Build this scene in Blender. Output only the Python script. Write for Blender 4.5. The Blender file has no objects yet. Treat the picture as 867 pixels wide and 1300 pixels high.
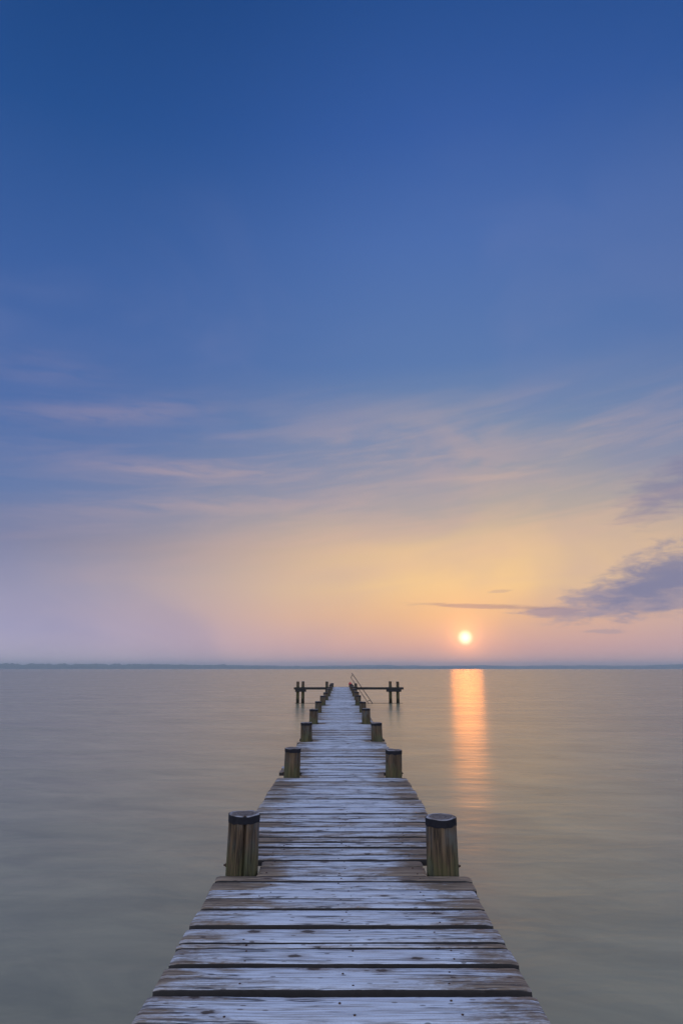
import bpy, math, random
from mathutils import Vector, noise as mnoise

R = math.radians
random.seed(11)
scene = bpy.context.scene
col = scene.collection

# ------------------------------------------------------------------ camera
CAM_H = 1.4
cam = bpy.data.cameras.new('camera')
cam.sensor_fit = 'VERTICAL'
cam.sensor_height = 36.0
cam.sensor_width = 24.0
cam.lens = 22.15
cam.clip_start = 0.05
cam.clip_end = 60000
camo = bpy.data.objects.new('camera', cam)
col.objects.link(camo)
camo.location = (0, 0, CAM_H)
camo.rotation_euler = (R(90 + 13.97), 0, 0)
scene.camera = camo

SUN_AZ, SUN_EL = 10.9, 2.65          # degrees, azimuth to the right of the pier's line
sun_dir = Vector((math.sin(R(SUN_AZ)) * math.cos(R(SUN_EL)),
                  math.cos(R(SUN_AZ)) * math.cos(R(SUN_EL)), math.sin(R(SUN_EL))))


# ------------------------------------------------------------------ node helpers
def lin(c):
    out = []
    for v in c:
        v = v / 255.0
        out.append(v / 12.92 if v <= 0.04045 else ((v + 0.055) / 1.055) ** 2.4)
    return (out[0], out[1], out[2], 1.0)


class NT:
    """small helper for writing node trees as expressions"""
    def __init__(self, tree):
        self.t = tree
        self.n = tree.nodes
        self.l = tree.links

    def put(self, sock, v):
        if isinstance(v, bpy.types.NodeSocket):
            self.l.new(v, sock)
        elif v is not None:
            sock.default_value = v

    def m(self, op, a, b=None, c=None, clamp=False):
        k = self.n.new('ShaderNodeMath')
        k.operation = op
        k.use_clamp = clamp
        for i, v in enumerate((a, b, c)):
            if v is not None:
                self.put(k.inputs[i], v)
        return k.outputs[0]

    def v(self, op, a, b=None):
        k = self.n.new('ShaderNodeVectorMath')
        k.operation = op
        self.put(k.inputs[0], a)
        if b is not None:
            self.put(k.inputs[1], b)
        return k.outputs['Value'] if op in ('DOT_PRODUCT', 'LENGTH') else k.outputs[0]

    def xyz(self, a):
        k = self.n.new('ShaderNodeSeparateXYZ')
        self.put(k.inputs[0], a)
        return k.outputs[0], k.outputs[1], k.outputs[2]

    def vec(self, x, y, z):
        k = self.n.new('ShaderNodeCombineXYZ')
        for i, q in enumerate((x, y, z)):
            self.put(k.inputs[i], q)
        return k.outputs[0]

    def ss(self, x, a, b, lo=0.0, hi=1.0):
        k = self.n.new('ShaderNodeMapRange')
        k.interpolation_type = 'SMOOTHSTEP'
        self.put(k.inputs['Value'], x)
        k.inputs['From Min'].default_value = a
        k.inputs['From Max'].default_value = b
        k.inputs['To Min'].default_value = lo
        k.inputs['To Max'].default_value = hi
        return k.outputs[0]

    def noise(self, vec, scale=1.0, detail=4.0, rough=0.5, dist=0.0):
        k = self.n.new('ShaderNodeTexNoise')
        self.put(k.inputs['Vector'], vec)
        k.inputs['Scale'].default_value = scale
        k.inputs['Detail'].default_value = detail
        k.inputs['Roughness'].default_value = rough
        k.inputs['Distortion'].default_value = dist
        return k.outputs[0]

    def vor(self, vec, scale=1.0, rnd=1.0, feature='F1'):
        k = self.n.new('ShaderNodeTexVoronoi')
        k.voronoi_dimensions = '2D'
        k.feature = feature
        self.put(k.inputs['Vector'], vec)
        k.inputs['Scale'].default_value = scale
        k.inputs['Randomness'].default_value = rnd
        return k.outputs['Distance'], k.outputs['Color']

    def ramp(self, x, stops):
        k = self.n.new('ShaderNodeValToRGB')
        e = k.color_ramp.elements
        while len(e) < len(stops):
            e.new(0.5)
        for i, (p, c) in enumerate(stops):
            e[i].position = p
            e[i].color = c
        self.put(k.inputs[0], x)
        return k.outputs[0]

    def mix(self, f, a, b, blend='MIX'):
        k = self.n.new('ShaderNodeMix')
        k.data_type = 'RGBA'
        k.blend_type = blend
        self.put(k.inputs[0], f)
        self.put(k.inputs[6], a)
        self.put(k.inputs[7], b)
        return k.outputs[2]

    def gauss(self, x, c, w):
        d = self.m('DIVIDE', self.m('SUBTRACT', x, c), w)
        return self.m('EXPONENT', self.m('MULTIPLY', self.m('MULTIPLY', d, d), -1.0))


# ------------------------------------------------------------------ world: dawn sky with thin cloud
world = bpy.data.worlds.new('World')
scene.world = world
world.use_nodes = True
w = NT(world.node_tree)
w.n.clear()
tc = w.n.new('ShaderNodeTexCoord')
d = w.v('NORMALIZE', tc.outputs['Generated'])
dx, dy, dz = w.xyz(d)
el = w.m('MULTIPLY', w.m('ARCSINE', dz), 57.29578)
az = w.m('MULTIPLY', w.m('ARCTAN2', dx, dy), 57.29578)
el90 = w.m('DIVIDE', w.m('MAXIMUM', el, 0.0), 90.0)

# clear air: physically based low-sun sky, under the hazy dawn gradient
nish = w.n.new('ShaderNodeTexSky')
nish.sky_type = 'NISHITA'
nish.sun_disc = False
nish.sun_elevation = R(SUN_EL)
nish.sun_rotation = R(SUN_AZ)
nish.air_density = 1.4
nish.dust_density = 2.0
nish.ozone_density = 3.0
nish_c = w.v('SCALE', nish.outputs[0])
nish_c.node.inputs['Scale'].default_value = 0.05

away = w.ramp(el90, [(0.0, lin((206, 196, 214))), (0.015, lin((188, 182, 208))), (0.035, lin((166, 166, 202))), (0.075, lin((144, 148, 184))),
                     (0.115, lin((114, 126, 166))), (0.16, lin((90, 119, 172))), (0.24, lin((74, 107, 168))),
                     (0.36, lin((58, 95, 160))), (0.48, lin((34, 78, 142))), (0.60, lin((22, 64, 124))),
                     (1.0, lin((40, 76, 140)))])
toward = w.ramp(el90, [(0.0, lin((244, 190, 172))), (0.02, lin((244, 184, 158))), (0.05, lin((255, 198, 140))),
                       (0.08, lin((255, 210, 146))), (0.115, lin((240, 201, 153))), (0.15, lin((192, 176, 160))),
                       (0.19, lin((156, 157, 168))), (0.235, lin((120, 141, 174))), (0.30, lin((92, 123, 176))),
                       (0.41, lin((76, 110, 174))), (0.50, lin((54, 92, 162))), (0.60, lin((36, 77, 142))),
                       (1.0, lin((44, 80, 146)))])
back = w.ramp(el90, [(0.0, lin((204, 200, 218))), (0.10, lin((220, 222, 240))), (0.3, lin((220, 232, 255))),  # unseen sky behind the camera, made brighter to light deck and water
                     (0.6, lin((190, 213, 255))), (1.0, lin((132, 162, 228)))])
daz = w.m('SUBTRACT', az, SUN_AZ)
wsun = w.gauss(w.m('ADD', w.m('DIVIDE', w.m('MAXIMUM', daz, 0.0), 33.0), w.m('DIVIDE', w.m('MINIMUM', daz, 0.0), 25.0)), 0.0, 1.0)
cdot = w.v('DOT_PRODUCT', d, (math.sin(R(SUN_AZ)), math.cos(R(SUN_AZ)), 0.0))
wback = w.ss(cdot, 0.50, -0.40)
sky = w.mix(wsun, away, toward)
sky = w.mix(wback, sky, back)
sky = w.mix(0.03, sky, nish_c)

# thin high cloud streaks all round, warm where the sun reaches them
tilt = w.vec(w.m('ADD', w.m('MULTIPLY', dx, 2.6), 5.3), w.m('MULTIPLY', dy, 2.6),
             w.m('ADD', w.m('MULTIPLY', dz, 22.0), w.m('MULTIPLY', dx, -2.6)))
c1 = w.noise(tilt, 1.4, 6, 0.6, 0.5)
c1 = w.ss(c1, 0.38, 0.74)
band = w.m('MULTIPLY', w.ss(el, 3.0, 8.0), w.ss(el, 27.0, 17.0))
veil_col = w.mix(wsun, lin((176, 156, 172)), lin((236, 192, 158)))
sky = w.mix(w.m('MULTIPLY', w.m('MULTIPLY', c1, band), w.m('ADD', 0.17, w.m('MULTIPLY', wsun, 0.20))), sky, veil_col)
# broad faint veils higher up
hi = w.noise(w.vec(w.m('MULTIPLY', dx, 1.5), w.m('MULTIPLY', dy, 1.5), w.m('MULTIPLY', dz, 2.4)), 2.2, 3, 0.5, 0.6)
hi = w.m('MULTIPLY', w.ss(hi, 0.42, 0.68), w.ss(el, 50.0, 24.0))
sky = w.mix(w.m('MULTIPLY', hi, 0.20), sky, lin((122, 132, 178)))
# pale patch of lit cirrus above the sun
pn = w.noise(w.vec(w.m('DIVIDE', az, 7.0), w.m('DIVIDE', el, 2.6), 4.1), 1.0, 4, 0.55, 0.5)
e1 = w.m('SUBTRACT', el, w.m('MULTIPLY', w.m('SUBTRACT', az, 11.0), -0.14))
pm = w.m('MULTIPLY', w.gauss(az, 11.5, 9.0), w.gauss(e1, 18.6, 3.2))
pm = w.m('MULTIPLY', pm, w.ss(pn, 0.30, 0.66))
sky = w.mix(w.m('MULTIPLY', pm, 0.55), sky, lin((190, 166, 166)))
# lit wisps, left of the sun
for (a0, e0, wa, we, sl, amt) in ((-20.5, 21.3, 8.0, 1.0, 0.16, 0.15), (-17.5, 13.4, 9.5, 0.75, 0.09, 0.20),
                                  (-7.0, 14.6, 9.0, 0.7, 0.05, 0.22), (-27.0, 24.0, 5.0, 1.2, 0.1, 0.06),
                                  (-14.0, 17.0, 8.0, 0.7, 0.04, 0.3), (4.0, 12.0, 12.0, 0.7, 0.1, 0.25)):
    nn = w.noise(w.vec(w.m('DIVIDE', az, 5.0), w.m('DIVIDE', el, 1.0), a0), 1.0, 4, 0.6, 0.4)
    ee = w.m('SUBTRACT', w.m('SUBTRACT', el, w.m('MULTIPLY', w.m('SUBTRACT', az, a0), sl)),
             w.m('MULTIPLY', w.m('SUBTRACT', nn, 0.5), 2.4))
    mm = w.m('MULTIPLY', w.gauss(az, a0, wa), w.gauss(ee, e0, we))
    sky = w.mix(w.m('MULTIPLY', w.m('MULTIPLY', mm, w.ss(nn, 0.25, 0.6)), amt), sky, lin((206, 172, 164)))


# grey-violet stratocumulus to the right of the sun
def bank(sky, a0, e0, wa, we, sl, lo, hi_, amt, colr, na, ne, seed):
    n1 = w.noise(w.vec(w.m('DIVIDE', az, na), w.m('DIVIDE', el, ne), seed), 1.0, 6, 0.6, 0.3)
    ee = w.m('SUBTRACT', el, w.m('MULTIPLY', w.m('SUBTRACT', az, a0), sl))
    body = w.m('MULTIPLY', w.gauss(az, a0, wa), w.gauss(ee, e0, we))
    k = w.ss(w.m('ADD', body, w.m('MULTIPLY', w.m('SUBTRACT', n1, 0.5), 1.5)), lo, hi_)
    k = w.m('MULTIPLY', k, w.ss(body, 0.03, 0.25))
    return w.mix(w.m('MULTIPLY', k, amt), sky, colr)


sky = bank(sky, 30.0, 14.6, 6.5, 2.4, 0.30, 0.20, 1.0, 0.62, lin((124, 124, 158)), 3.2, 0.7, 9.3)
sky = bank(sky, 26.5, 5.9, 7.5, 1.7, 0.12, 0.16, 0.74, 0.80, lin((156, 145, 164)), 3.0, 0.8, 2.7)
sky = bank(sky, 27.5, 7.4, 6.8, 2.5, 0.30, 0.22, 0.95, 0.88, lin((128, 128, 158)), 2.0, 0.75, 5.7)
sky = bank(sky, 33.0, 11.5, 4.5, 1.3, 0.2, 0.40, 0.95, 0.6, lin((138, 132, 164)), 2.2, 0.7, 8.7)
sky = bank(sky, 12.5, 5.3, 7.0, 0.24, -0.05, 0.25, 0.90, 0.60, lin((168, 138, 138)), 2.6, 0.35, 7.1)
sky = bank(sky, 18.0, 4.7, 3.2, 0.5, 0.0, 0.32, 0.85, 0.7, lin((160, 142, 158)), 2.4, 0.5, 1.9)
sky = bank(sky, 22.5, 3.0, 2.2, 0.3, 0.0, 0.45, 0.9, 0.45, lin((164, 148, 162)), 2.0, 0.4, 3.9)
sky = bank(sky, 14.0, 6.6, 1.2, 0.25, 0.05, 0.45, 0.9, 0.4, lin((190, 160, 150)), 1.4, 0.3, 6.2)

# the sun itself, veiled by haze
ang = w.m('MULTIPLY', w.m('ARCCOSINE', w.m('MINIMUM', w.v('DOT_PRODUCT', d, tuple(sun_dir)), 1.0)), 57.29578)


def add(col_, fac, c):
    g = w.v('SCALE', c)
    w.put(g.node.inputs['Scale'], fac)
    return w.v('ADD', col_, g)


sky = add(sky, w.m('EXPONENT', w.m('MULTIPLY', ang, -1.4)), (1.7, 0.58, 0.14))
sky = add(sky, w.m('EXPONENT', w.m('MULTIPLY', ang, -0.30)), (0.24, 0.07, 0.005))
sky = add(sky, w.ss(ang, 0.80, 0.0), (1.0, 1.2, 0.9))
bg = w.n.new('ShaderNodeBackground')
w.put(bg.inputs['Color'], sky)
bg.inputs['Strength'].default_value = 1.0
wo = w.n.new('ShaderNodeOutputWorld')
w.l.new(bg.outputs[0], wo.inputs['Surface'])
world.cycles.sampling_method = 'MANUAL'
world.cycles.sample_map_resolution = 1024

# ------------------------------------------------------------------ sun lamp
sl = bpy.data.lights.new('sun', 'SUN')
sl.energy = 0.030
sl.angle = R(2.8)
sl.color = (1.0, 0.29, 0.04)
so = bpy.data.objects.new('sun', sl)
col.objects.link(so)
so.rotation_euler = (-sun_dir).to_track_quat('-Z', 'Y').to_euler()
so.location = (20, 100, 30)

# ------------------------------------------------------------------ exposure / render
vs = scene.view_settings
vs.view_transform = 'Standard'
vs.look = 'None'
vs.exposure = 0.0
vs.gamma = 1.0
vs.use_curve_mapping = False
scene.render.engine = 'CYCLES'
scene.cycles.use_denoising = True
scene.cycles.max_bounces = 6
scene.cycles.volume_bounces = 3
scene.cycles.sample_clamp_indirect = 4.0


# ------------------------------------------------------------------ object helpers
def link(name, me, mat=None, parent=None, loc=(0, 0, 0), rot=(0, 0, 0)):
    o = bpy.data.objects.new(name, me)
    col.objects.link(o)
    o.location = loc
    o.rotation_euler = rot
    if parent is not None:
        o.parent = parent
    if mat is not None and me is not None and not me.materials:
        me.materials.append(mat)
    return o


def tag(o, label=None, cat=None, group=None, kind=None):
    if label:
        o['label'] = label
    if cat:
        o['category'] = cat
    if group:
        o['group'] = group
    if kind:
        o['kind'] = kind
    return o


def mesh(name, verts, faces, smooth=False):
    me = bpy.data.meshes.new(name)
    me.from_pydata([tuple(v) for v in verts], [], faces)
    me.update()
    if smooth:
        for p in me.polygons:
            p.use_smooth = True
    return me


def fn(x, y=0.0, z=0.0):
    return mnoise.noise(Vector((x, y, z)))


def material(name):
    m_ = bpy.data.materials.new(name)
    m_.use_nodes = True
    t = NT(m_.node_tree)
    b = m_.node_tree.nodes['Principled BSDF']
    return m_, t, b


def bump(t, b, h, strength, dist):
    k = t.n.new('ShaderNodeBump')
    k.inputs['Strength'].default_value = strength
    k.inputs['Distance'].default_value = dist
    t.put(k.inputs['Height'], h)
    t.l.new(k.outputs[0], b.inputs['Normal'])


def obj_prop(t, name):
    k = t.n.new('ShaderNodeAttribute')
    k.attribute_type = 'OBJECT'
    k.attribute_name = name
    return k.outputs['Fac']


def local(t):
    """object coordinates shifted at random for each object"""
    c = t.n.new('ShaderNodeTexCoord').outputs['Object']
    r = t.n.new('ShaderNodeObjectInfo').outputs['Random']
    return c, t.v('ADD', c, t.vec(t.m('MULTIPLY', r, 91.0), t.m('MULTIPLY', r, 37.0), t.m('MULTIPLY', r, 17.0))), r


# ------------------------------------------------------------------ materials
# frosted weathered boards
M_plank, t, b = material('frosted_board')
c, cr, rnd = local(t)
px, py, pz = t.xyz(c)
rx, ry, rz = t.xyz(cr)
bare = obj_prop(t, 'bare')
wet = obj_prop(t, 'wet')
grain = t.noise(t.vec(t.m('MULTIPLY', rx, 2.2), t.m('MULTIPLY', ry, 60.0), rz), 1.0, 5, 0.6, 0.8)
fine = t.noise(t.vec(t.m('MULTIPLY', rx, 6.0), t.m('MULTIPLY', ry, 220.0), rz), 1.0, 3, 0.6, 0.3)
patch = t.noise(t.vec(t.m('MULTIPLY', rx, 2.4), t.m('MULTIPLY', ry, 13.0), rz), 1.0, 7, 0.64, 0.5)
crys = t.noise(cr, 160.0, 3, 0.7)
ax = t.m('ABSOLUTE', px)
cry2 = t.noise(t.vec(t.m('MULTIPLY', rx, 30.0), t.m('MULTIPLY', ry, 75.0), rz), 1.0, 4, 0.7)
streak = t.noise(t.vec(t.m('MULTIPLY', rx, 3.2), t.m('MULTIPLY', ry, 95.0), t.m('ADD', rz, 11.0)), 1.0, 4, 0.65, 0.5)
ends = t.m('MULTIPLY', t.ss(ax, 0.30, 0.86), 0.25)
wets = t.m('MULTIPLY', t.ss(ax, 0.28, 0.62), wet)
k = t.m('ADD', t.m('SUBTRACT', patch, ends), t.m('MULTIPLY', t.m('SUBTRACT', grain, 0.5), 0.36))
k = t.m('ADD', t.m('SUBTRACT', t.m('SUBTRACT', k, t.m('ADD', bare, 0.025)), wets), t.m('MULTIPLY', t.m('SUBTRACT', cry2, 0.5), 0.34))
frost = t.m('MULTIPLY', t.ss(k, 0.12, 0.45), t.ss(streak, 0.36, 0.54, 0.46, 1.0))
frost = t.m('MULTIPLY', frost, t.ss(t.m('ADD', crys, t.m('MULTIPLY', fine, 0.6)), 0.45, 0.85, 0.84, 1.0))
# knots and dark cracks
wob = t.noise(t.vec(t.m('MULTIPLY', rx, 22.0), t.m('MULTIPLY', ry, 40.0), rz), 1.0, 3, 0.6)
kd, kc = t.vor(t.vec(t.m('ADD', t.m('MULTIPLY', rx, 3.3), t.m('MULTIPLY', wob, 0.10)), t.m('ADD', t.m('MULTIPLY', ry, 7.5), t.m('MULTIPLY', wob, 0.22)), 0.0), 1.0)
kr, kg, kb = t.xyz(kc)
kon = t.ss(kr, 0.52, 0.54)
ksz = t.m('ADD', 0.045, t.m('MULTIPLY', t.m('POWER', kg, 1.3), 0.12))
kq = t.m('DIVIDE', kd, ksz)
knot = t.m('MULTIPLY', t.ss(kq, 1.0, 0.55), kon)
ring = t.m('MULTIPLY', t.ss(kq, 2.6, 0.9), kon)
crk = t.noise(t.vec(t.m('MULTIPLY', rx, 0.9), t.m('MULTIPLY', ry, 26.0), t.m('ADD', rz, 7.0)), 1.0, 3, 0.5, 0.7)
cmask = t.noise(t.vec(t.m('MULTIPLY', rx, 2.6), t.m('MULTIPLY', ry, 9.0), t.m('ADD', rz, 3.0)), 1.0, 2, 0.5)
crack = t.m('MULTIPLY', t.ss(t.m('ABSOLUTE', t.m('SUBTRACT', crk, 0.5)), 0.034, 0.010), t.ss(cmask, 0.46, 0.56))
wood = t.mix(t.ss(grain, 0.30, 0.70), (0.115, 0.070, 0.040, 1), (0.47, 0.335, 0.225, 1))
wood = t.mix(t.ss(fine, 0.4, 0.7), wood, (0.26, 0.185, 0.13, 1))
fr = t.mix(crys, (0.74, 0.74, 0.80, 1), (0.90, 0.90, 0.93, 1))
fr = t.mix(t.ss(grain, 0.50, 0.30), fr, (0.55, 0.52, 0.55, 1))
base = t.mix(frost, wood, fr)
base = t.mix(t.m('MULTIPLY', crack, 0.8), base, (0.06, 0.05, 0.05, 1))
base = t.mix(t.m('MULTIPLY', ring, 0.42), base, (0.30, 0.22, 0.18, 1))
base = t.mix(t.m('MULTIPLY', knot, 0.90), base, (0.085, 0.055, 0.04, 1))
sd, sc_ = t.vor(t.vec(t.m('MULTIPLY', rx, 9.0), t.m('MULTIPLY', ry, 24.0), 0.0), 1.0)
speck = t.m('MULTIPLY', t.ss(sd, 0.16, 0.08), t.ss(t.xyz(sc_)[0], 0.78, 0.80))
base = t.mix(t.m('MULTIPLY', speck, 0.7), base, (0.11, 0.08, 0.06, 1))
# frost only settles on upward faces; the sawn sides get a much darker colour
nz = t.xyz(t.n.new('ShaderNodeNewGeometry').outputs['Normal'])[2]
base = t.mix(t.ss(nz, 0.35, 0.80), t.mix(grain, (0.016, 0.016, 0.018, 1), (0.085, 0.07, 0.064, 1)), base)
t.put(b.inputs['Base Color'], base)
t.put(b.inputs['Roughness'], t.m('ADD', t.m('MULTIPLY', frost, 0.25), 0.62))
b.inputs['Specular IOR Level'].default_value = 0.25
h = t.m('ADD', t.m('MULTIPLY', grain, 0.6), t.m('ADD', t.m('MULTIPLY', fine, 0.35), t.m('MULTIPLY', crys, 0.25)))
h = t.m('SUBTRACT', h, t.m('ADD', crack, t.m('MULTIPLY', knot, 0.4)))
bump(t, b, h, 0.6, 0.006)

# round timber of the piles
M_post, t, b = material('pile_timber')
c, cr, rnd = local(t)
px, py, pz = t.xyz(c)
rx, ry, rz = t.xyz(cr)
gv = t.noise(t.vec(t.m('MULTIPLY', rx, 42.0), t.m('MULTIPLY', ry, 42.0), t.m('MULTIPLY', rz, 2.0)), 1.0, 5, 0.6, 0.5)
blot = t.noise(t.vec(t.m('MULTIPLY', rx, 9.0), t.m('MULTIPLY', ry, 9.0), t.m('MULTIPLY', rz, 4.0)), 1.0, 4, 0.6, 0.3)
timber = t.mix(t.ss(gv, 0.3, 0.72), (0.034, 0.023, 0.015, 1), (0.215, 0.138, 0.078, 1))
timber = t.mix(t.ss(blot, 0.45, 0.7), timber, (0.13, 0.125, 0.12, 1))
alg = t.m('ADD', t.m('MULTIPLY', t.m('SUBTRACT', blot, 0.5), 1.6), t.m('MULTIPLY', t.ss(pz, 0.34, -0.05), 0.75))
alg = t.m('MULTIPLY', t.ss(alg, 0.18, 0.75), 0.66)
algae = t.mix(gv, (0.06, 0.062, 0.02, 1), (0.17, 0.165, 0.06, 1))
timber = t.mix(alg, timber, algae)
split = t.noise(t.vec(t.m('MULTIPLY', rx, 26.0), t.m('MULTIPLY', ry, 26.0), t.m('MULTIPLY', rz, 0.8)), 1.0, 3, 0.5, 0.2)
split = t.ss(t.m('ABSOLUTE', t.m('SUBTRACT', split, 0.5)), 0.022, 0.004)
timber = t.mix(t.m('MULTIPLY', split, 0.7), timber, (0.03, 0.025, 0.02, 1))
nz = t.xyz(t.n.new('ShaderNodeNewGeometry').outputs['Normal'])[2]
rr = t.v('LENGTH', t.vec(px, py, 0.0))
rings = t.noise(t.vec(t.m('MULTIPLY', rr, 150.0), t.m('MULTIPLY', rx, 14.0), t.m('MULTIPLY', ry, 14.0)), 1.0, 3, 0.6)
topw = t.mix(t.ss(rings, 0.35, 0.65), (0.10, 0.075, 0.065, 1), (0.30, 0.235, 0.205, 1))
rim = t.m('MULTIPLY', t.ss(rr, 0.078, 0.108), t.ss(blot, 0.35, 0.6))
topw = t.mix(rim, topw, (0.62, 0.58, 0.60, 1))
timber = t.mix(t.ss(nz, 0.45, 0.8), timber, topw)
# slimy dark band where the water washes the pile
timber = t.mix(t.ss(pz, -0.72, -0.95), timber, (0.03, 0.024, 0.014, 1))
t.put(b.inputs['Base Color'], timber)
b.inputs['Roughness'].default_value = 0.8
b.inputs['Specular IOR Level'].default_value = 0.3
bump(t, b, t.m('SUBTRACT', gv, t.m('MULTIPLY', split, 0.8)), 0.7, 0.008)

# tarred band round the pile heads
M_band, t, b = material('tarred_band')
c, cr, rnd = local(t)
n1 = t.noise(cr, 30.0, 4, 0.6)
t.put(b.inputs['Base Color'], t.mix(n1, (0.008, 0.008, 0.012, 1), (0.034, 0.031, 0.038, 1)))
b.inputs['Roughness'].default_value = 0.7
b.inputs['Specular IOR Level'].default_value = 0.2
bump(t, b, n1, 0.5, 0.006)

# dark soaked timber of the beams
M_beam, t, b = material('soaked_beam')
c, cr, rnd = local(t)
rx, ry, rz = t.xyz(cr)
n1 = t.noise(t.vec(t.m('MULTIPLY', rx, 3.0), t.m('MULTIPLY', ry, 3.0), t.m('MULTIPLY', rz, 30.0)), 1.0, 4, 0.6)
t.put(b.inputs['Base Color'], t.mix(t.ss(n1, 0.3, 0.7), (0.012, 0.011, 0.011, 1), (0.042, 0.036, 0.032, 1)))
b.inputs['Roughness'].default_value = 0.75
bump(t, b, n1, 0.5, 0.01)

M_iron, t, b = material('rusty_iron')
c, cr, rnd = local(t)
n1 = t.noise(cr, 60.0, 4, 0.6)
t.put(b.inputs['Base Color'], t.mix(t.ss(n1, 0.35, 0.65), (0.05, 0.035, 0.03, 1), (0.16, 0.075, 0.04, 1)))
b.inputs['Roughness'].default_value = 0.7
b.inputs['Metallic'].default_value = 0.4

M_rail, t, b = material('dark_pipe')
c, cr, rnd = local(t)
n1 = t.noise(cr, 25.0, 3, 0.6)
t.put(b.inputs['Base Color'], t.mix(n1, (0.035, 0.03, 0.03, 1), (0.09, 0.07, 0.06, 1)))
b.inputs['Roughness'].default_value = 0.5
b.inputs['Metallic'].default_value = 0.5

M_red, t, b = material('red_plastic')
c, cr, rnd = local(t)
n1 = t.noise(cr, 14.0, 3, 0.6)
t.put(b.inputs['Base Color'], t.mix(n1, (0.55, 0.03, 0.03, 1), (0.75, 0.07, 0.06, 1)))
b.inputs['Roughness'].default_value = 0.45

# lake water, calm, a fine chop
M_water, t, b = material('lake_water')
pos = t.n.new('ShaderNodeNewGeometry').outputs['Position']
wx, wy, wz = t.xyz(pos)
big = t.noise(t.vec(t.m('MULTIPLY', wx, 0.10), t.m('MULTIPLY', wy, 0.22), 0.0), 1.0, 4, 0.55, 0.3)
mid = t.noise(t.vec(t.m('MULTIPLY', wx, 0.7), t.m('MULTIPLY', wy, 1.6), 0.0), 1.0, 4, 0.55, 0.4)
silt = t.noise(t.vec(t.m('MULTIPLY', wx, 0.55), t.m('ADD', t.m('MULTIPLY', wy, 1.1), t.m('MULTIPLY', wx, 0.25)), 6.0), 1.0, 5, 0.6, 0.7)
body = t.mix(t.ss(t.m('ADD', t.m('MULTIPLY', silt, 0.6), t.m('MULTIPLY', big, 0.4)), 0.32, 0.68), (0.280, 0.242, 0.136, 1), (0.445, 0.365, 0.20, 1))
hgt = t.m('ADD', t.m('MULTIPLY', big, 1.0), t.m('MULTIPLY', mid, 0.35))
b2 = t.n.new('ShaderNodeBsdfPrincipled')
for q, rg in ((b, 0.23), (b2, 0.38)):          # calm skin of the lake, and the part of it that the breeze ruffles
    t.put(q.inputs['Base Color'], body)
    q.inputs['Roughness'].default_value = rg
    q.inputs['IOR'].default_value = 1.62
    bump(t, q, hgt, 0.4, 0.08)
gust = t.noise(t.vec(t.m('MULTIPLY', wx, 0.16), t.m('MULTIPLY', wy, 0.55), 3.0), 1.0, 5, 0.6, 0.8)
mx = t.n.new('ShaderNodeMixShader')
t.put(mx.inputs[0], t.ss(gust, 0.32, 0.68, 0.06, 0.40))
t.l.new(b.outputs[0], mx.inputs[1])
t.l.new(b2.outputs[0], mx.inputs[2])
t.l.new(mx.outputs[0], t.n['Material Output'].inputs['Surface'])

M_hill, t, b = material('wooded_slope')
pos = t.n.new('ShaderNodeNewGeometry').outputs['Position']
n1 = t.noise(pos, 0.006, 5, 0.6)
t.put(b.inputs['Base Color'], t.mix(n1, (0.03, 0.045, 0.025, 1), (0.075, 0.09, 0.05, 1)))
b.inputs['Roughness'].default_value = 0.95

# ------------------------------------------------------------------ water and far shore
WATER_Z = -1.19
L = 14400.0
wm = mesh('water', [(-L, -L, 0), (L, -L, 0), (L, L, 0), (-L, L, 0)], [(0, 1, 2, 3)])
tag(link('water', wm, M_water, loc=(0, 0, WATER_Z)), kind='structure')


def ridge(name, a0, a1, dist, depth, hfun, n):
    """a wooded ridge along the far shore: front slope, crest and back slope"""
    v, f = [], []
    prof = [(0.0, -2.0 / 90), (0.03, 0.30), (0.12, 0.62), (0.30, 0.88), (0.5, 1.0), (0.75, 0.7), (1.0, -0.02)]
    for i in range(n + 1):
        a = R(a0 + (a1 - a0) * i / n)
        for j, (q, hh) in enumerate(prof):
            r_ = dist + depth * q + 120 * fn(i * 0.05, j * 0.3, dist)
            h_ = hfun(a0 + (a1 - a0) * i / n) * hh
            if 0 < j < 6:
                h_ += 5.0 * fn(i * 0.9, j * 2.1, dist) + 4.0 * random.random()
            v.append((math.sin(a) * r_, math.cos(a) * r_, WATER_Z - (1.5 if j in (0, 6) else 0) + max(h_, 0)))
    m_ = len(prof)
    for i in range(n):
        for j in range(m_ - 1):
            f.append((i * m_ + j, (i + 1) * m_ + j, (i + 1) * m_ + j + 1, i * m_ + j + 1))
    me = mesh(name, v, f, True)
    tag(link(name, me, M_hill), kind='structure')


def near_h(a):
    s = max(0.0, min(1.0, (a + 2.0) / -14.0)) if a > -16 else 1.0
    return 30 + 46 * s * (0.85 + 0.30 * fn(a * 0.22, 1.0)) + 10 * fn(a * 0.9, 3.0) + 20 * fn(a * 1.7, 4.0) + 16 * fn(a * 5.0, 6.0)


def far_h(a):
    return 62 + 22 * fn(a * 0.16, 5.0) + 10 * fn(a * 0.7, 8.0)


ridge('hills', -75, 12, 9500, 1400, near_h, 700)
ridge('hills', -20, 75, 12200, 1500, far_h, 700)

# ------------------------------------------------------------------ pier
pier = link('pier', None, loc=(0, 0, 0))
tag(pier, 'long frosted wooden plank pier with round piles running out over the water', 'pier')

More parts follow.
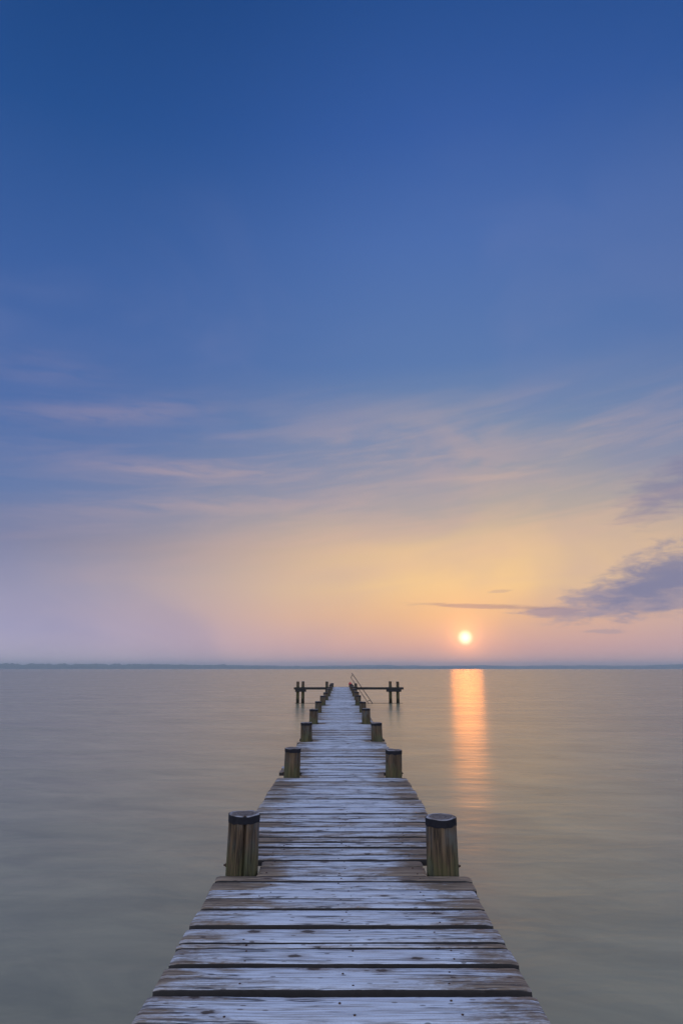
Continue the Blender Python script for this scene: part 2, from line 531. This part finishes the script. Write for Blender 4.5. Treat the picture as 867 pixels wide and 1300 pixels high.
POST_R = 0.113
LEFT = [-0.716, -0.674, -0.704, -0.738, -0.770, -0.745, -0.72, -0.70, -0.72, -0.71, -0.735, -0.73]
RIGHT = [0.724, 0.708, 0.712, 0.650, 0.708, 0.655, 0.70, 0.68, 0.71, 0.69, 0.70, 0.70]
POST_Y = [4.995, 9.16, 13.40, 17.50, 21.85, 26.05, 30.3, 34.5, 38.75, 43.0, 47.2, 51.4]
TOPZ = [0.372, 0.345, 0.345, 0.36, 0.35, 0.36, 0.34, 0.37, 0.35, 0.36, 0.36, 0.30]


def post_mesh(seed, r, top, bot, seg, crack=None, domed=0.0):
    v, f = [], []
    zs = [bot, -1.6, -1.0, -0.5, -0.2, 0.0, 0.08, 0.16, 0.24, top - 0.02, top - 0.006, top]
    zs = [z for z in zs if bot <= z <= top]
    zs = sorted(set(zs))
    for z in zs:
        for i in range(seg):
            a = 2 * math.pi * i / seg
            q = r * (1 + 0.035 * fn(math.cos(a) * 1.7 + seed, math.sin(a) * 1.7, z * 0.5)
                     + 0.012 * fn(math.cos(a) * 7 + seed, math.sin(a) * 7, z * 1.5))
            q *= 1 - 0.03 * (z / 0.35)
            if z > top - 0.004:
                q -= 0.006
            if crack is not None:
                da = (a - crack + math.pi) % (2 * math.pi) - math.pi
                wdt = 0.10
                if abs(da) < wdt and z > -0.3:
                    q -= 0.042 * (1 - abs(da) / wdt)
            zz = z + (0.006 * fn(math.cos(a) * 1.5 + seed, math.sin(a) * 1.5, 9) if z > top - 0.03 else 0)
            v.append((q * math.cos(a), q * math.sin(a), zz))
    n = len(zs)
    for k_ in range(n - 1):
        for i in range(seg):
            j = (i + 1) % seg
            f.append((k_ * seg + i, k_ * seg + j, (k_ + 1) * seg + j, (k_ + 1) * seg + i))
    base_ = (n - 1) * seg
    rings_ = [base_]
    for s_ in (0.7, 0.35):
        o_ = len(v)
        for i in range(seg):
            q = v[base_ + i]
            v.append((q[0] * s_, q[1] * s_, top - 0.004 * (1 - s_) + 0.004 * fn(q[0] * s_ * 30 + seed, q[1] * s_ * 30)))
        for i in range(seg):
            j = (i + 1) % seg
            f.append((rings_[-1] + i, rings_[-1] + j, o_ + j, o_ + i))
        rings_.append(o_)
    v.append((0, 0, top - 0.003))
    for i in range(seg):
        f.append((rings_[-1] + i, rings_[-1] + (i + 1) % seg, len(v) - 1))
    me = mesh('post', v, f, True)
    me.set_sharp_from_angle(angle=R(38))
    return me


def band_mesh(seed, r, z0, z1, seg, ragged=0.012):
    v, f = [], []
    for i in range(seg):
        a = 2 * math.pi * i / seg
        g = 0.035 * fn(math.cos(a) * 1.7 + seed, math.sin(a) * 1.7, z1 * 0.5) + \
            0.012 * fn(math.cos(a) * 7 + seed, math.sin(a) * 7, z1 * 1.5)
        q = r * (1 + g) * (1 - 0.03 * (z1 / 0.35))
        lo = z0 + ragged * fn(math.cos(a) * 3 + seed, math.sin(a) * 3, 2)
        up = z1 + 0.006 * fn(math.cos(a) * 1.5 + seed, math.sin(a) * 1.5, 9)
        for (rr_, zz) in ((q - 0.004, lo), (q + 0.0035, lo), (q + 0.004, up), (q - 0.006, up + 0.001)):
            v.append((rr_ * math.cos(a), rr_ * math.sin(a), zz))
    for i in range(seg):
        j = (i + 1) % seg
        for k_ in range(4):
            m_ = (k_ + 1) % 4
            f.append((i * 4 + k_, j * 4 + k_, j * 4 + m_, i * 4 + m_))
    me = mesh('band', v, f, True)
    me.set_sharp_from_angle(angle=R(40))
    return me


def bolt_mesh():
    """bolt shank with washer and hexagonal nut, along +x from the origin"""
    v, f = [], []
    prof = [(0.0, 0.009), (0.006, 0.009), (0.006, 0.030), (0.012, 0.030), (0.012, 0.018), (0.030, 0.018), (0.030, 0.010), (0.046, 0.009)]
    for (x, r) in prof:
        for i in range(6):
            a = math.pi / 3 * i
            v.append((x, r * math.cos(a), r * math.sin(a)))
    for k_ in range(len(prof) - 1):
        for i in range(6):
            j = (i + 1) % 6
            f.append((k_ * 6 + i, k_ * 6 + j, (k_ + 1) * 6 + j, (k_ + 1) * 6 + i))
    f.append(tuple((len(prof) - 1) * 6 + i for i in range(6)))
    f.append(tuple(range(5, -1, -1)))
    return mesh('bolt', v, f)


BOLT = bolt_mesh()
BOLT.materials.append(M_iron)
posts = []


def add_post(x, y, top, seed, seg=36, crack=None, bot=-3.0, r=POST_R, band=True, rot=(0, 0, 0), bolt=None):
    p = link('post', post_mesh(seed, r, top, bot, seg, crack), M_post, pier, (x, y, 0), rot)
    if band:
        link('band', band_mesh(seed, r, top - 0.052, top - 0.004, seg), M_band, p)
    if bolt is not None:
        bo = link('bolt', BOLT, M_iron, p, (bolt * (r - 0.016), 0.02, 0.022), (0, 0, 0 if bolt > 0 else math.pi))
        bo.scale = (0.75, 0.75, 0.75)
    posts.append((x, y))
    return p


for i, y in enumerate(POST_Y):
    seg = 96 if i == 0 else 48 if i < 2 else (28 if i < 5 else 18)
    add_post(LEFT[i], y + 0.02, TOPZ[i], 3.1 + i * 5, seg, r=POST_R * random.uniform(0.97, 1.03), crack=R(-78) if i == 0 else (R(-70) if i == 2 else None),
             rot=(0, R(0.8) if i == 0 else R(random.uniform(-1.6, 1.6)), 0), bolt=-1)
    add_post(RIGHT[i], y, TOPZ[i] - (0.018 if i == 0 else random.uniform(-0.03, 0.03)), 60.3 + i * 7, seg,
             crack=None, rot=(0, R(-0.3) if i == 0 else R(random.uniform(-1.6, 1.6)), 0), bolt=1)


# boards
def plank_mesh(seed, x0, x1, wdt, th, n=14, rough=1.0):
    v, f = [], []
    for i in range(n + 1):
        q = i / n
        x = x0 + (x1 - x0) * q
        fr_ = -wdt / 2 + rough * (0.0035 * fn(x * 2.2, seed) + 0.0022 * fn(x * 9, seed + 3) + 0.0022 * fn(x * 31, seed + 7))
        bk_ = wdt / 2 + rough * (0.0035 * fn(x * 2.2, seed + 11) + 0.0022 * fn(x * 9, seed + 17) + 0.0022 * fn(x * 31, seed + 19))
        up = rough * 0.003 * fn(x * 1.6, seed + 23)
        e = 1.0 if i in (0, n) else 0.0
        xe = x
        b_ = 0.007
        pr = [(bk_, -th), (fr_, -th), (fr_, -0.012 + up), (fr_ + b_ * .35, -0.004 + up - e * .006), (fr_ + b_ * 1.3, up - e * .006),
              (fr_ * 0.4, up - 0.001 - e * .006), (bk_ * 0.4, up - 0.0012 - e * .006), (bk_ - b_ * 1.3, up - e * .006), (bk_ - b_ * .35, -0.004 + up - e * .006), (bk_, -0.012 + up)]
        for j, (yy, zz) in enumerate(pr):
            xx = xe
            if e:
                xx += 0.008 * fn(yy * 25, seed + 5, zz * 10)
            v.append((xx, yy, zz))
    m_ = 10
    for i in range(n):
        for j in range(m_):
            j2 = (j + 1) % m_
            f.append((i * m_ + j, i * m_ + j2, (i + 1) * m_ + j2, (i + 1) * m_ + j))
    f.append(tuple(range(m_ - 1, -1, -1)))
    f.append(tuple(n * m_ + j for j in range(m_)))
    me = mesh('plank', v, f, True)
    me.set_sharp_from_angle(angle=R(35))
    return me


def nail_mesh():
    v = [(0, 0, 0.0035)]
    for i in range(8):
        a = math.pi / 4 * i
        v.append((0.0055 * math.cos(a), 0.0055 * math.sin(a), 0.002))
    for i in range(8):
        a = math.pi / 4 * i
        v.append((0.006 * math.cos(a), 0.006 * math.sin(a), -0.02))
    f = [(0, 1 + i, 1 + (i + 1) % 8) for i in range(8)]
    f += [(1 + i, 9 + i, 9 + (i + 1) % 8, 1 + (i + 1) % 8) for i in range(8)]
    return mesh('nail', v, f)


NAIL = nail_mesh()
NAIL.materials.append(M_iron)
TH = 0.048
# (near edge, far edge) read off along the deck; gaps between them
edges = [-3.6]
while edges[-1] < 2.55:
    edges.append(edges[-1] + random.uniform(0.15, 0.25))
edges = [e for e in edges if e < 2.72] + [2.985 - 0.02]
near_gaps = {}
seq = [(3.235, 0.046), (3.503, 0.026), (3.701, 0.014), (3.770, 0.014), (3.974, 0.040), (4.240, 0.022), (4.425, 0.013), (4.590, 0.015),
       (4.753, 0.016), (4.866, 0.016), (5.087, 0.018), (5.242, 0.026), (5.396, 0.016), (5.597, 0.026), (5.750, 0.020), (5.906, 0.020), (6.080, 0.026),
       (6.265, 0.022), (6.463, 0.032), (6.640, 0.018), (6.812, 0.030), (7.120, 0.018), (7.330, 0.020), (7.550, 0.026), (7.820, 0.030), (8.127, 0.034),
       (8.390, 0.020), (8.660, 0.024), (8.95, 0.026)]
for (y, g) in seq:
    edges.append(y)
    near_gaps[round(y, 3)] = g
BARE = {4.866: 0.20, 5.087: 0.10, 5.396: 0.16, 5.242: 0.05, 5.597: 0.10, 6.265: 0.16, 6.463: 0.04, 6.640: 0.08, 8.390: 0.18, 8.127: 0.08,
        3.235: 0.04, 3.974: 0.03, 4.590: 0.06, 7.55: 0.08, 4.753: 0.12}
y = edges[-1]
while y < 51.95:
    y += random.choice((0.13, 0.16, 0.18, 0.20, 0.22, 0.25))
    edges.append(y)
WID = (0.12, 0.14, 0.16, 0.18, 0.20, 0.23)
LIB = {}
DECK_L, DECK_R = -0.855, 0.862


def share_plank(wd, var, short):
    key = (wd, var, short)
    if key not in LIB:
        x0, x1 = (-0.56, 0.565) if short else (DECK_L, DECK_R)
        if not short:
            x0 += random.uniform(-0.018, 0.018)
            x1 += random.uniform(-0.018, 0.018)
        LIB[key] = plank_mesh(40 + len(LIB) * 3.7, x0, x1, wd, TH, 8, 1.4)
    return LIB[key]


count = 0
for i in range(len(edges) - 1):
    a_, b_ = edges[i], edges[i + 1]
    gap = near_gaps.get(round(a_, 3), random.choice((0.018, 0.022, 0.028, 0.036))) + (0.006 if a_ < 5 else 0.012)
    a2, b2 = a_ + gap * 0.5, b_ - (near_gaps.get(round(b_, 3), 0.02) + (0.006 if b_ < 5 else 0.012)) * 0.5
    if gap > 0.03:
        a2 = a_ + gap * 0.75
    wd = b2 - a2
    mid_ = (a2 + b2) / 2
    # boards that meet a pair of piles are cut short between them
    hit = [p for p in posts if a2 - 0.005 < p[1] + POST_R + 0.012 and b2 + 0.005 > p[1] - POST_R - 0.012]
    dist_post = min(abs(mid_ - p[1]) for p in posts)
    rotz = R(random.uniform(-0.25, 0.25)) if a_ > 9 else R(random.uniform(-0.1, 0.1))
    up = random.uniform(-0.004, 0.004)
    if hit:
        lx = max([p[0] for p in hit if p[0] < 0] or [DECK_L]) + POST_R + 0.013
        rx_ = min([p[0] for p in hit if p[0] > 0] or [DECK_R]) - POST_R - 0.013
    if 2.0 < a_ < 9.0:
        x0, x1 = (lx, rx_) if hit else (DECK_L + random.uniform(-0.012, 0.012), DECK_R + random.uniform(-0.012, 0.012))
        if not hit and 4.5 < a_ < 5.2:
            x0, x1 = -0.862, 0.885
        me = plank_mesh(i * 3.3, x0, x1, wd, TH + up, 70, 1.1)
        o = link('plank', me, M_plank, pier, (0, mid_, up), (0, 0, rotz * 0.5))
    else:
        wv = min(WID, key=lambda q: abs(q - wd) + (10 if q > wd + 0.004 else 0))
        if hit:
            me = plank_mesh(i * 3.3, lx, rx_, wd, TH, 6, 1.0)
            o = link('plank', me, M_plank, pier, (0, mid_, up), (0, 0, 0))
        else:
            me = share_plank(wv, random.randrange(3), False)
            o = link('plank', me, M_plank, pier, (random.uniform(-0.01, 0.01), mid_, up), (0, 0, rotz))
    o['bare'] = float(BARE.get(round(a_, 3), random.choice((-0.06, -0.03, 0.0, 0.06, 0.14, 0.22))))
    o['wet'] = float(0.45 * max(0.0, 1.0 - dist_post / 0.45))
    if 2.4 < a_ < 6.9:
        for nx in (-0.50, 0.02, 0.52):
            for s_ in (-0.28, 0.28):
                xx = nx + random.uniform(-0.045, 0.045)
                if (wd < 0.10 and s_ > 0) or random.random() < 0.35:
                    continue
                link('nail', NAIL, M_iron, o, (xx, (s_ + random.uniform(-0.09, 0.09)) * wd if wd >= 0.10 else 0.0, -0.0006))
    count += 1


def box_mesh(name, x0, x1, y0, y1, z0, z1, nseg=6, bev=0.008, seed=0.0, axis='x'):
    """long squared timber with eased edges and slight unevenness along its length"""
    v, f = [], []
    A, B = (x0, x1) if axis == 'x' else (y0, y1)
    C, D = (y0, y1) if axis == 'x' else (x0, x1)
    prof = [(C + bev, z0), (D - bev, z0), (D, z0 + bev), (D, z1 - bev), (D - bev, z1), (C + bev, z1), (C, z1 - bev), (C, z0 + bev)]
    for i in range(nseg + 1):
        s_ = A + (B - A) * i / nseg
        wob = 0.005 * fn(s_ * 1.3, seed)
        for (p_, z_) in prof:
            v.append((s_, p_ + wob, z_) if axis == 'x' else (p_ + wob, s_, z_))
    for i in range(nseg):
        for j in range(8):
            k_ = (j + 1) % 8
            q = (i * 8 + j, i * 8 + k_, (i + 1) * 8 + k_, (i + 1) * 8 + j)
            f.append(q if axis == 'x' else q[::-1])
    f.append(tuple(range(7, -1, -1)) if axis == 'x' else tuple(range(8)))
    f.append(tuple(nseg * 8 + j for j in (range(8) if axis == 'x' else range(7, -1, -1))))
    return mesh(name, v, f)


# stringers under the boards and a cross beam behind each pair of piles
for x in (-0.46, 0.02, 0.50):
    link('stringer', box_mesh('stringer', x - 0.06, x + 0.06, -3.55, 52.0, -TH - 0.002 - 0.16, -TH - 0.002, 40, seed=x, axis='y'), M_beam, pier)
for i, y in enumerate(POST_Y):
    y0 = y + POST_R + 0.012
    link('cross_beam', box_mesh('cross_beam', -0.93, 0.94, y0, y0 + 0.12, -0.40, -0.212, 4, seed=i), M_beam, pier)

# ------------------------------------------------------------------ mooring arms at the head of the pier
AY = 50.6
for (x, top, sd) in ((-3.374, 0.445, 1), (-2.974, 0.46, 2), (-1.13, 0.445, 3), (3.768, 0.455, 4), (4.341, 0.44, 5), (1.10, 0.30, 6)):
    add_post(x, AY, top, 200 + sd * 4, 18, r=0.115, band=False, bolt=None)
for (x0, x1, xb0, xb1) in ((-3.66, -0.90, -3.56, -2.74), (0.92, 4.77, 3.47, 4.60)):
    link('arm_beam', box_mesh('arm_beam', x0, x1, AY - 0.27, AY - 0.125, -0.155, 0.012, 8, seed=x0), M_beam, pier)
    link('arm_beam', box_mesh('arm_beam', x0 + 0.05, x1 - 0.04, AY + 0.125, AY + 0.27, -0.15, 0.008, 8, seed=x1), M_beam, pier)
    link('arm_bracket', box_mesh('arm_bracket', xb0, xb1, AY - 0.26, AY - 0.125, -0.32, -0.158, 4, seed=x0 + 9), M_beam, pier)
    link('arm_bracket', box_mesh('arm_bracket', xb0, xb1, AY + 0.125, AY + 0.26, -0.32, -0.153, 4, seed=x0 + 4), M_beam, pier)
    link('waterline_strip', box_mesh('waterline_strip', min(x0, x1) + 0.05, max(x0, x1) - 0.05, AY + 0.118, AY + 0.20, WATER_Z - 0.10, WATER_Z + 0.018, 6, seed=x0 + 2), M_beam, pier)  # low dark strip lying along the waterline beside the arm piles


# ------------------------------------------------------------------ slanting pipe handrail
def tube(name, pts, r, seg=8):
    v, f = [], []
    P = [Vector(p) for p in pts]
    for i, p in enumerate(P):
        if i == 0:
            t_ = P[1] - P[0]
        elif i == len(P) - 1:
            t_ = P[-1] - P[-2]
        else:
            t_ = (P[i + 1] - P[i]).normalized() + (P[i] - P[i - 1]).normalized()
        t_.normalize()
        u_ = t_.cross(Vector((0, 1, 0.01))).normalized()
        w_ = t_.cross(u_)
        for k_ in range(seg):
            a = 2 * math.pi * k_ / seg
            v.append(p + u_ * (r * math.cos(a)) + w_ * (r * math.sin(a)))
    for i in range(len(P) - 1):
        for k_ in range(seg):
            j = (k_ + 1) % seg
            f.append((i * seg + k_, i * seg + j, (i + 1) * seg + j, (i + 1) * seg + k_))
    f.append(tuple(range(seg - 1, -1, -1)))
    f.append(tuple((len(P) - 1) * seg + k_ for k_ in range(seg)))
    return mesh(name, v, f, True)


HY = AY - 0.34
hr = link('handrail', None, loc=(0, 0, 0))
tag(hr, 'thin dark metal handrail slanting from pier head down into the water', 'handrail')
link('rail', tube('rail', [(0.80, HY, 1.075), (0.834, HY, 1.02), (2.36, HY, -1.16), (2.45, HY, -1.29)], 0.026), M_rail, hr)
link('rail', tube('rail', [(0.728, HY, 0.73), (1.26, HY, -0.03), (2.02, HY, -1.12), (2.09, HY, -1.23)], 0.022), M_rail, hr)
link('end_link', tube('end_link', [(0.865, HY, 0.975), (0.79, HY, 0.86), (0.735, HY, 0.72)], 0.022), M_rail, hr)
link('end_link', tube('end_link', [(2.19, HY, -0.92), (2.06, HY, -0.985), (1.955, HY, -1.03)], 0.022), M_rail, hr)
link('clamp', box_mesh('clamp', 1.22, 1.44, HY - 0.02, HY + 0.075, -0.075, -0.03, 1, 0.004), M_rail, hr)

# ------------------------------------------------------------------ red float on the end pile
fl = link('float', None, loc=(0, 0, 0))
tag(fl, 'small round red float hung on a pile head at the end of the pier', 'float')
v, f = [], []
SEG = 16
prof = [(0.0, -0.125), (0.05, -0.118), (0.095, -0.085), (0.122, -0.03), (0.122, 0.03), (0.095, 0.085), (0.05, 0.115), (0.03, 0.14), (0.03, 0.165), (0.0, 0.168)]
for (r_, z_) in prof:
    for i in range(SEG):
        a = 2 * math.pi * i / SEG
        v.append((max(r_, 0.001) * math.cos(a), max(r_, 0.001) * math.sin(a), z_))
for k_ in range(len(prof) - 1):
    for i in range(SEG):
        j = (i + 1) % SEG
        f.append((k_ * SEG + i, k_ * SEG + j, (k_ + 1) * SEG + j, (k_ + 1) * SEG + i))
FX, FY, FZ = RIGHT[-1] - 0.02, POST_Y[-1] - POST_R - 0.128, 0.235
link('ball', mesh('ball', v, f, True), M_red, fl, (FX, FY, FZ))
link('cord', tube('cord', [(FX, FY, FZ + 0.155), (FX, FY + 0.06, FZ + 0.18), (FX + 0.005, FY + 0.128, FZ + 0.075), (FX + 0.01, FY + 0.30, FZ + 0.075)], 0.008, 6), M_rail, fl)

# ------------------------------------------------------------------ the air
HB = 14500.0
zb, zt = WATER_Z - 1.2, 118.0
hv = [(-HB, -HB, zb), (HB, -HB, zb), (HB, HB, zb), (-HB, HB, zb), (-HB, -HB, zt), (HB, -HB, zt), (HB, HB, zt), (-HB, HB, zt)]
hf = [(0, 3, 2, 1), (4, 5, 6, 7), (0, 1, 5, 4), (1, 2, 6, 5), (2, 3, 7, 6), (3, 0, 4, 7)]
M_haze = bpy.data.materials.new('haze_air')
M_haze.use_nodes = True
ht = M_haze.node_tree
ht.nodes.clear()
hvn = ht.nodes.new('ShaderNodeVolumePrincipled')
hvn.inputs['Color'].default_value = (0.82, 0.94, 1.0, 1)
hvn.inputs['Density'].default_value = 1.3e-4
hvn.inputs['Anisotropy'].default_value = 0.3
ho = ht.nodes.new('ShaderNodeOutputMaterial')
ht.links.new(hvn.outputs[0], ho.inputs['Volume'])
hz = tag(link('haze', mesh('haze', hv, hf), M_haze), kind='stuff')
print('planks', count)
